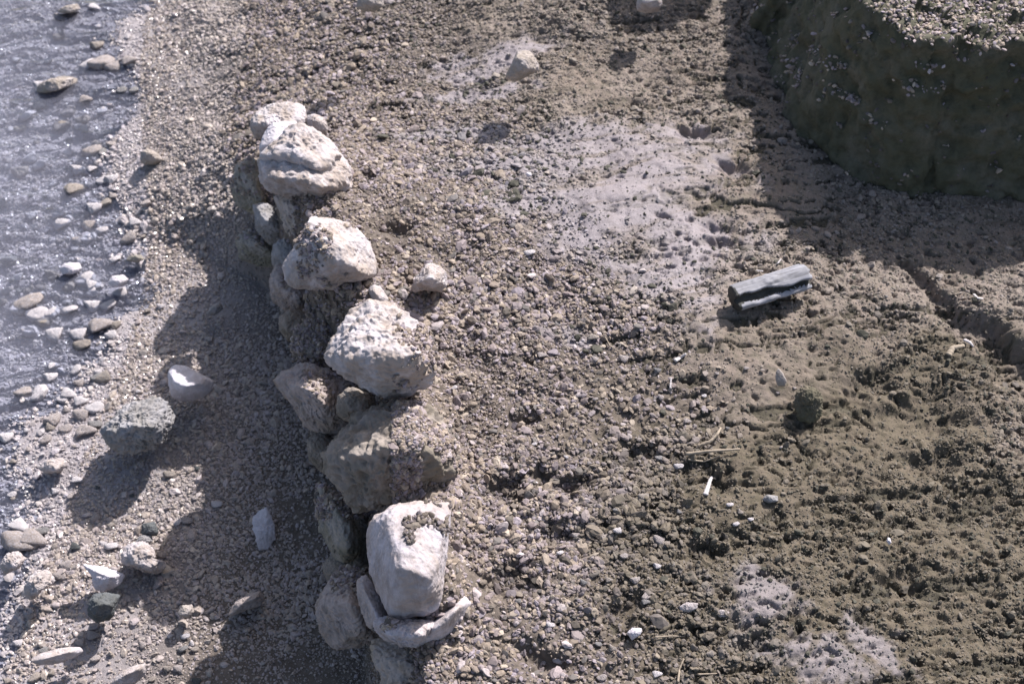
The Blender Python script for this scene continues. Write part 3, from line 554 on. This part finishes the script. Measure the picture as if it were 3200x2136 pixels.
# ------------------------------------------------------------------ gravel: one object, grains instanced by geometry nodes
from mathutils.bvhtree import BVHTree
NG = 800000
gx = RNG.uniform(-1.28, 1.28, NG); gy = RNG.uniform(.55, 2.68, NG)
ii = np.clip(np.searchsorted(ys, gy), 0, len(ys)-1); jj = np.clip(np.searchsorted(xs, gx), 0, len(xs)-1)
ot, sm, al, pa, ds, wt = OT[ii, jj], SM[ii, jj], AL[ii, jj], PA[ii, jj], DSEA[ii, jj], WT[ii, jj]
gc = clus[ii, jj]
den = np.where(ot > .5, (1 - .10*sm)*(1-.96*pa), np.where(ds > 0, .97, .6))
den = den*np.clip(.8 + .55*gc, .25, 1)*(1 - .3*np.clip(PIT[ii, jj]/.009, 0, 1)*(ot > .5))
# frame cull: keep grains near the viewed area only
dep = (gx*0) + (gy*VF[1] + (-.1-1.5)*VF[2]); inx = np.abs(gx) < dep*.36*1.3 + .05
keep = (RNG.random(NG) < den) & inx
gx, gy, ii, jj, sm, al, ot, wt, pa, ds = [a[keep] for a in (gx, gy, ii, jj, sm, al, ot, wt, pa, ds)]
gz = H2[ii, jj]
size = np.exp(RNG.normal(math.log(.00165), .44, len(gx))); size *= 1 + .28*fbm2(np.stack([gx*5, gy*9], 1), 3, 55)
size *= np.where(ot > .5, 1 - .50*sm, .85)
big = RNG.random(len(gx)) < .020; size[big] *= 2.0; sandy = sm > .5; size[big & sandy] *= 1.2
# gravel gets coarser in the lower middle of the beach
coarse = np.exp(-(((gx-.12)/.28)**2 + ((gy-1.0)/.25)**2)); size *= 1 + .15*coarse
size = np.minimum(size, .0075)
PAL = np.array([(.36, .305, .31), (.29, .24, .235), (.42, .35, .28), (.25, .205, .17), (.50, .43, .35), (.18, .165, .155), (.33, .27, .21), (.56, .50, .50), (.37, .325, .36), (.13, .11, .09)])
PAL *= np.array([.97, .945, .95]); wts = np.array([.17, .15, .12, .13, .07, .08, .12, .04, .09, .03]); wts /= wts.sum()
ci = RNG.choice(len(PAL), len(gx), p=wts); col = PAL[ci]*RNG.uniform(.8, 1.15, (len(gx), 1))
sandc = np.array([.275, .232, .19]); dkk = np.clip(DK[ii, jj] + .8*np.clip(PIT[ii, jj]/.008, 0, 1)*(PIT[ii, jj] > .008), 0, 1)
f = (sm*.72)[:, None]; col = col*(1-f) + sandc*f
f = (al*.75)[:, None]; col = col*(1-f) + np.array([.13, .108, .072])*f
f = (pa*.7)[:, None]; col = col*(1-f) + np.array([.40, .38, .41])*f
dark_grain = (RNG.random(len(gx)) < .10*sm*(1-.5*pa) + .22*pa); col[dark_grain] = np.array([.06, .058, .04]); size[dark_grain] *= 1.25  # some sand and silt grains coloured near black at random
col = np.where((ot > .5)[:, None], col*.88, col)*(1-.55*dkk)[:, None]; f = ((ot < .5)*.5)[:, None]; col = col*(1-f) + np.where((ds < 0)[:, None], np.array([.64, .60, .63]), np.array([.45, .395, .37]))*f  # shore and bed grains lightened in place of glare and bright water
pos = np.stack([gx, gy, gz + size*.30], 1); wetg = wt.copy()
# grains lying on the crusted stones of the wall
dg = bpy.context.evaluated_depsgraph_get()
cr_p, cr_d = [], []
CR = [('side', 1300, (2300, -400, 3500, 900)), ('bank', 150000, (2300, -900, 5000, 700)), ('t_olive', 500, (720, 480, 850, 620)), ('t_moss', 600, (720, 700, 880, 800)), ('s5_low', 900, (980, 1480, 1180, 1620)), ('s4_low', 700, (940, 1130, 1130, 1240)), ('s3_low', 900, (880, 820, 1000, 900)), ('s8_left', 700, (1040, 1770, 1190, 1850)), ('s8', 1500, (1380, 1950, 1460, 2136)), ('s7', 500, (1155, 1930, 1260, 1990)), ('s4', 2500, (1230, 980, 1380, 1260)), ('s5', 34000, (1230, 1240, 1480, 1620)), ('s5_low', 1500, (980, 1480, 1180, 1620)), ('s3', 1300, (930, 700, 1110, 930)), ('s4_in', 5000, (900, 960, 1100, 1200)), ('s6', 900, (1265, 1540, 1440, 1700)), ('t_pillar', 500, (980, 600, 1090, 700))]
def proj(p):
    q = p - CAM; z = q @ VF; return 1600 + FPX*(q @ VR)/z, 1068 - FPX*(q @ VU)/z
for key, cnt, (x0, y0, x1, y1) in CR:
    o = ROCKS['bank' if key == 'side' else key]; me = o.data; nv = len(me.vertices)
    co = np.empty(nv*3, np.float32); me.vertices.foreach_get('co', co); co = co.reshape(-1, 3) + np.array(o.location)
    no = np.empty(nv*3, np.float32); me.vertices.foreach_get('normal', no); no = no.reshape(-1, 3)
    px, py = proj(co)
    ok = (no[:, 2] > (.78 if key == 'bank' else .25)) & (px > x0) & (px < x1) & (py > y0) & (py < y1) & ((fbm(co*22., 3, 5) > -.12) | (key == 'bank'))
    if key == 'side': ok = (no[:, 2] < .6) & (no[:, 2] > -.1) & (px > x0) & (px < x1) & (py > y0) & (py < y1) & (fbm(co*14., 3, 8) > .1)
    if key == 's6': ok &= (fbm(co*22., 3, 5) > .15)
    idx = np.nonzero(ok)[0]
    if len(idx) == 0: continue
    pk = RNG.choice(idx, cnt//3); cr_d.append(np.full(len(pk), .45 if key in ('side', 's6') else (1.12 if key == 'bank' else .95))); cr_p.append(co[pk] + RNG.normal(0, 1, (len(pk), 3))*(np.array([.006, .006, .0008]) if key == 'bank' else .0012))  # grain tone carries shade: dark on block sides and holes, light on top
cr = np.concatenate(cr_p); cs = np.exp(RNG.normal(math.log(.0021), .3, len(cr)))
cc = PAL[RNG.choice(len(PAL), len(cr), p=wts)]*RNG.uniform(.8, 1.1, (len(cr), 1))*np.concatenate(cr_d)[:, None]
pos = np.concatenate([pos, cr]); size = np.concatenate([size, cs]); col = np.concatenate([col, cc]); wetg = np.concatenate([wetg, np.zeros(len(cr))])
NGR = len(pos); print('grains', NGR)
pm = bpy.data.meshes.new('gravel'); pm.vertices.add(NGR); pm.vertices.foreach_set('co', pos.astype(np.float32).ravel())
sc3 = size[:, None]*np.stack([RNG.uniform(1.0, 1.65, NGR), RNG.uniform(.8, 1.1, NGR), RNG.uniform(.4, .75, NGR)], 1)
attr(pm, 'gscale', sc3.astype(np.float32), 'FLOAT_VECTOR')
attr(pm, 'grot', np.stack([RNG.normal(0, .45, NGR), RNG.normal(0, .45, NGR), RNG.uniform(0, 6.283, NGR)], 1).astype(np.float32), 'FLOAT_VECTOR')
attr(pm, 'gidx', RNG.integers(0, 5, NGR).astype(np.int32), 'INT')
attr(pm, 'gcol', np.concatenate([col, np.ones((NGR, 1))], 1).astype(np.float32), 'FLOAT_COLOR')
attr(pm, 'gwet', wetg.astype(np.float32))
gravel = link('gravel', pm); tag(gravel, 'coarse beach gravel and grit covering the shore and clinging to the stones', 'gravel', kind='stuff')
def gravel_nodes():
    ng = bpy.data.node_groups.new('scatter_grains', 'GeometryNodeTree')
    ng.interface.new_socket('Geometry', in_out='INPUT', socket_type='NodeSocketGeometry'); ng.interface.new_socket('Geometry', in_out='OUTPUT', socket_type='NodeSocketGeometry')
    N = ng.nodes.new; L = ng.links.new; gi = N('NodeGroupInput'); go = N('NodeGroupOutput')
    def na(n, t):
        a = N('GeometryNodeInputNamedAttribute'); a.data_type = t; a.inputs['Name'].default_value = n; return a.outputs['Attribute']
    j = N('GeometryNodeJoinGeometry')
    for k in range(5):
        ic = N('GeometryNodeMeshIcoSphere'); ic.inputs['Radius'].default_value = 1; ic.inputs['Subdivisions'].default_value = 2
        sp = N('GeometryNodeSetPosition'); L(ic.outputs['Mesh'], sp.inputs['Geometry'])
        tn = N('ShaderNodeTexNoise'); tn.noise_dimensions = '4D'; tn.inputs['W'].default_value = k*3.7; tn.inputs['Scale'].default_value = .9; tn.inputs['Detail'].default_value = 1
        vm = N('ShaderNodeVectorMath'); vm.operation = 'SUBTRACT'; L(tn.outputs['Color'], vm.inputs[0]); vm.inputs[1].default_value = (.5, .5, .5)
        v2 = N('ShaderNodeVectorMath'); v2.operation = 'SCALE'; L(vm.outputs[0], v2.inputs[0]); v2.inputs['Scale'].default_value = 1.5
        L(v2.outputs[0], sp.inputs['Offset'])
        sm_ = N('GeometryNodeSetMaterial'); sm_.inputs['Material'].default_value = M['grain']; L(sp.outputs[0], sm_.inputs[0])
        ti = N('GeometryNodeGeometryToInstance'); L(sm_.outputs[0], ti.inputs[0]); L(ti.outputs[0], j.inputs[0])
    ip = N('GeometryNodeInstanceOnPoints')
    mp = N('GeometryNodeMeshToPoints'); L(gi.outputs[0], mp.inputs[0]); L(mp.outputs[0], ip.inputs['Points'])
    L(j.outputs[0], ip.inputs['Instance']); ip.inputs['Pick Instance'].default_value = True
    L(na('gidx', 'INT'), ip.inputs['Instance Index']); L(na('grot', 'FLOAT_VECTOR'), ip.inputs['Rotation']); L(na('gscale', 'FLOAT_VECTOR'), ip.inputs['Scale'])
    L(ip.outputs[0], go.inputs[0]); return ng
md = gravel.modifiers.new('scatter', 'NODES'); md.node_group = gravel_nodes()
pm.materials.append(M['grain'])

# ------------------------------------------------------------------ driftwood, twigs, shell
def wood_mat(name, a, b, sc=(1, 1, 1)):
    m, t, P, N, L = nodes(name); tc = N('ShaderNodeTexCoord').outputs['Object']
    mp = N('ShaderNodeMapping'); mp.inputs['Scale'].default_value = sc; L(tc, mp.inputs[0])
    n1 = noise(N, L, mp.outputs[0], 90, 5, .7); n2 = noise(N, L, tc, 30, 4)
    c = mix(N, L, ramp(N, L, n1, [(.35, g(0)), (.62, g(1))]), a, b); L(mix(N, L, ramp(N, L, n2, [(.4, g(.5)), (.6, g(0))]), c, tuple(x*.6 for x in b)), P.inputs['Base Color'])
    L(bump(N, L, n1, .7, .002), P.inputs['Normal']); P.inputs['Roughness'].default_value = .75; return m
M['drift'] = wood_mat('weathered_driftwood', (.09, .09, .095), (.42, .42, .47), (.06, 1, 1)); M['crack'] = wood_mat('black_wood', (.02, .02, .018), (.05, .05, .045))  # near-black wood for the crack groove and the left end
M['straw'] = wood_mat('dry_straw', (.29, .235, .18), (.40, .33, .25), (.1, 1, 1))
# driftwood: a split limb; cross-section has a long open crack facing the viewer
a_, b_ = W(2305, 930, .021), W(2500, 868, .017); ax = b_-a_; Lg = np.linalg.norm(ax); ax /= Lg; mid = (a_+b_)/2
nu, nv = 90, 96; V = []
side = np.cross(ax, [0, 0, 1]); side /= np.linalg.norm(side)     # towards the viewer
upv = np.cross(side, ax); rr0 = .0195
for i in range(nu):
    t = i/(nu-1); s = (t-.5)*(Lg+.014)
    endr = min(1, .86+.9*min(t, 1-t)*5)**.5 if 0 < t < 1 else .9
    for k in range(nv):
        th = 2*math.pi*k/nv
        r = rr0*endr*(1 + .05*math.sin(2*th + 1) + .04*math.sin(3*th+2*t))
        ca = R(26) + .16*math.sin(4*t+1) + .07*math.sin(17*t)          # crack centre angle above the horizontal, viewer side
        dth = (th-ca+math.pi) % (2*math.pi)-math.pi
        wd = .34 + .08*math.sin(6*t) + .04*math.sin(23*t)
        r -= .011*math.exp(-(dth/wd)**4)
        V.append(side*math.cos(th)*r*1.02 + upv*math.sin(th)*r*.95 + ax*(s + (.003*math.sin(th+1))*(1 if t > .5 else -1)*min(1, abs(t-.5)*2)**6))
V = np.array(V); nn = vnoise(V*170, 3)*.0008 + vnoise(V*45, 4)*.0016 + vnoise((V @ np.stack([ax*.15, side, upv], 1))*260, 8)*.0008; V += nn[:, None]*(V/np.linalg.norm(V, axis=1)[:, None])
Fq = [[i*nv+k, i*nv+(k+1) % nv, (i+1)*nv+(k+1) % nv, (i+1)*nv+k] for i in range(nu-1) for k in range(nv)]
c0, c1 = len(V), len(V)+1; V = np.vstack([V, -ax*(Lg/2+.005), ax*(Lg/2+.008)])
Bs = np.stack([ax, side, upv], 1); Vl = V @ Bs
bm = bmesh.new(); vv = [bm.verts.new(p) for p in Vl]
for f_ in Fq: bm.faces.new([vv[q] for q in f_])
for k in range(nv):
    bm.faces.new((vv[c0], vv[(k+1) % nv], vv[k])); bm.faces.new((vv[c1], vv[(nu-1)*nv+k], vv[(nu-1)*nv+(k+1) % nv]))
bmesh.ops.recalc_face_normals(bm, faces=bm.faces)
lm = bpy.data.meshes.new('driftwood'); bm.to_mesh(lm); bm.free(); lm.materials.append(M['drift']); lm.materials.append(M['crack'])
for i, p_ in enumerate(lm.polygons):
    p_.use_smooth = True; c = p_.center; r_ = math.hypot(c.y, c.z); th = math.atan2(c.z, c.y)
    if (abs(c.x) < Lg/2+.012 and r_ < .0158 and c.y > 0) or c.x < -Lg/2-.004: p_.material_index = 1
log = link('driftwood', lm, mid)
from mathutils import Matrix
log.matrix_world = Matrix(((Bs[0][0], Bs[0][1], Bs[0][2], mid[0]), (Bs[1][0], Bs[1][1], Bs[1][2], mid[1]), (Bs[2][0], Bs[2][1], Bs[2][2], mid[2]), (0, 0, 0, 1)))
tag(log, 'grey weathered driftwood stub split by a long black crack, lying on sand', 'driftwood')

def twig(label, pts, r, mat='straw', name='twig', zlift=.004, cat='twig', lifts=None, flat=1.0):
    P_ = []
    for k, (px, py) in enumerate(pts):
        w_ = W(px, py, 0); w_ = W(px, py, hz(w_[0], w_[1])); w_[2] += zlift + (lifts[k] if lifts else 0); P_.append(w_)
    P_ = np.array(P_); q = np.linspace(0, len(P_)-1, 8*(len(P_)-1)+1); i = np.minimum(q.astype(int), len(P_)-2); f = (q-i)[:, None]; PP = P_[i]*(1-f) + P_[i+1]*f
    PP += .0006*np.stack([vnoise(PP*60, 1), vnoise(PP*60, 2), vnoise(PP*60, 3)], 1)
    o0 = PP.mean(0); V = []; F = []; n = 7
    for k in range(len(PP)):
        d = PP[min(k+1, len(PP)-1)] - PP[max(k-1, 0)]; d /= np.linalg.norm(d)+1e-9; s = np.cross(d, [0, 0, 1]); s /= np.linalg.norm(s)+1e-9; u = np.cross(s, d)
        rk = r*(1 - .45*k/len(PP))*(1+.12*math.sin(k*2.1))
        for j in range(n): th = 2*math.pi*j/n; V.append(PP[k]-o0 + s*math.cos(th)*rk + u*math.sin(th)*rk*flat)
    for k in range(len(PP)-1):
        for j in range(n): F.append([k*n+j, k*n+(j+1) % n, (k+1)*n+(j+1) % n, (k+1)*n+j])
    bm = bmesh.new(); vv = [bm.verts.new(v) for v in V]
    for f_ in F: bm.faces.new([vv[q_] for q_ in f_])
    bm.faces.new(vv[:n][::-1]); bm.faces.new(vv[-n:])
    me = bpy.data.meshes.new(name); bm.to_mesh(me); bm.free(); me.materials.append(M[mat])
    for p_ in me.polygons: p_.use_smooth = True
    o = link(name, me, o0); tag(o, label, cat); return o
twig('straight dry straw stalk lying across the gravel, right of centre', [(2140, 1432), (2220, 1425), (2310, 1413)], .0024, lifts=[.006, .008, .004])
twig('thin forked straw just under the straight stalk', [(2150, 1440), (2200, 1448), (2250, 1430)], .0014)
twig('curled brown dry leaf stem above the straight stalk', [(2180, 1400), (2215, 1395), (2240, 1375), (2250, 1352)], .0026, lifts=[0, .006, .01, .006])
twig('thin brown twig lying at the far foot of the wall by the shore', [(597, 700), (650, 688), (720, 668)], .0022, 'straw')
twig('long thin straw in the gravel near the top', [(1330, 265), (1365, 280), (1400, 300)], .0012)
twig('short yellow straw in the upper gravel beside the far heap', [(1170, 310), (1195, 292)], .0014)
twig('faint curved straw beside the white pebble in mid gravel', [(1885, 1050), (1905, 1085), (1950, 1112)], .0009)
twig('upright thin straw at the bottom edge among gravel', [(2118, 2136), (2122, 2095), (2135, 2060)], .0016)
twig('pale horizontal straw in the lower gravel', [(2045, 1995), (2100, 1990), (2140, 1992)], .0011)
twig('thin straw low in the bottom right gravel', [(2180, 2112), (2240, 2108)], .0012)
M['shell'] = stone_mat('shell_white', (.52, .485, .49), (.42, .38, .36), .2, .1, rough=.5, pits=0)
twig('white shell sliver standing in the gravel below the straw', [(2203, 1550), (2212, 1525), (2222, 1503)], .0035, 'shell', 'shell_fragment', flat=.4, cat='shell', lifts=[0, .003, .006])
twig('white rod shaped shell fragment, upper right of the gravel', [(2108, 1132), (2125, 1122), (2142, 1112)], .0035, 'shell', 'shell_fragment', flat=.5, cat='shell')
twig('small upright white shell splinter below the rod shaped one', [(2094, 1222), (2095, 1205), (2096, 1188)], .0016, 'shell', 'shell_fragment', flat=.6, cat='shell', zlift=.006)
twig('thin white chip on the sand left of the driftwood', [(2350, 850), (2384, 853)], .0018, 'shell', 'shell_fragment', flat=.5, cat='shell')
twig('curved pale chip above the driftwood', [(2418, 834), (2430, 828), (2440, 815)], .0016, 'shell', 'shell_fragment', flat=.5, cat='shell')
twig('curved white shell chip beside the crack at right', [(3040, 925), (3052, 936), (3070, 938)], .0022, 'shell', 'shell_fragment', flat=.5, cat='shell')
twig('pale arched fragment at the right, below the crack', [(2960, 1115), (2975, 1092), (3010, 1085)], .005, 'straw', 'shell_fragment', flat=.6, cat='shell')
twig('short white curved chip right of the arched fragment', [(3012, 1068), (3028, 1075), (3038, 1088)], .003, 'shell', 'shell_fragment', flat=.6, cat='shell')
loose('shell', 'pointed yellowish shell shard standing on the sand above the dark hole', [(2422, 1185), (2424, 1160), (2432, 1148), (2448, 1165), (2460, 1190), (2455, 1208), (2430, 1208)], 'tan', lift=.008, name='shell_shard', amp=.03, near=.12, far=.1, sub=5, pit=0)

# ------------------------------------------------------------------ water
def water_mat():
    m, t, P, N, L = nodes('shallow_water'); out = t.nodes['Material Output']; t.nodes.remove(P)
    tc = N('ShaderNodeTexCoord').outputs['Object']
    mp = N('ShaderNodeMapping'); mp.inputs['Scale'].default_value = (.55, 1.3, 1); mp.inputs['Rotation'].default_value = (0, 0, R(-12)); L(tc, mp.inputs[0])
    n1 = noise(N, L, mp.outputs[0], 20, 3, .5, .6); n2 = noise(N, L, mp.outputs[0], 90, 2, .5)
    b = bump(N, L, n1, 1, .014); b = bump(N, L, n2, .5, .002, b)
    gl = N('ShaderNodeBsdfGlossy'); gl.inputs['Roughness'].default_value = .07; L(b, gl.inputs['Normal'])
    tr = N('ShaderNodeBsdfTransparent'); tr.inputs[0].default_value = (.87, .92, 1.0, 1)
    df = N('ShaderNodeBsdfDiffuse'); df.inputs[0].default_value = (.82, .83, 1.0, 1)  # milky blue diffuse stands in for sky reflection and haze on the water
    a = N('ShaderNodeAttribute'); a.attribute_name = 'depth'
    m1 = N('ShaderNodeMixShader'); L(a.outputs['Fac'], m1.inputs[0]); L(tr.outputs[0], m1.inputs[1]); L(df.outputs[0], m1.inputs[2])
    fr = N('ShaderNodeFresnel'); fr.inputs[0].default_value = 1.33; L(b, fr.inputs['Normal'])
    m2 = N('ShaderNodeMixShader'); L(fr.outputs[0], m2.inputs[0]); L(m1.outputs[0], m2.inputs[1]); L(gl.outputs[0], m2.inputs[2]); L(m2.outputs[0], out.inputs[0])
    return m
M['water'] = water_mat()
wxs = np.concatenate([[-60, -30, -12, -5, -2.5], np.arange(-1.5, -.3, .008)]); wys = np.concatenate([[-55, -20, -6, -1, .2], np.arange(.6, 2.8, .008), [3.2, 4.5, 8, 16, 30, 60]])
A_, B_ = np.meshgrid(wxs, wys); Wp = np.stack([A_.ravel(), B_.ravel()], 1)
gi_ = gsample(H2, Wp[:, 0], Wp[:, 1])
Iw = np.arange(A_.size).reshape(A_.shape); Fw = np.stack([Iw[:-1, :-1], Iw[:-1, 1:], Iw[1:, 1:], Iw[1:, :-1]], -1).reshape(-1, 4)
wz = WATER_Z + .0012*fbm2(np.stack([Wp[:, 0]*8, Wp[:, 1]*22 - Wp[:, 0]*5], 1), 3, 61)
wm = mesh_np('water', np.stack([Wp[:, 0], Wp[:, 1], wz], 1), Fw, M['water'])
dpt = np.clip(WATER_Z - gi_, 0, 1); attr(wm, 'depth', (.13*(1-np.exp(-dpt/.02))).astype(np.float32))
water = link('water', wm); tag(water, 'clear rippled shallow water at the left', 'water', kind='structure')
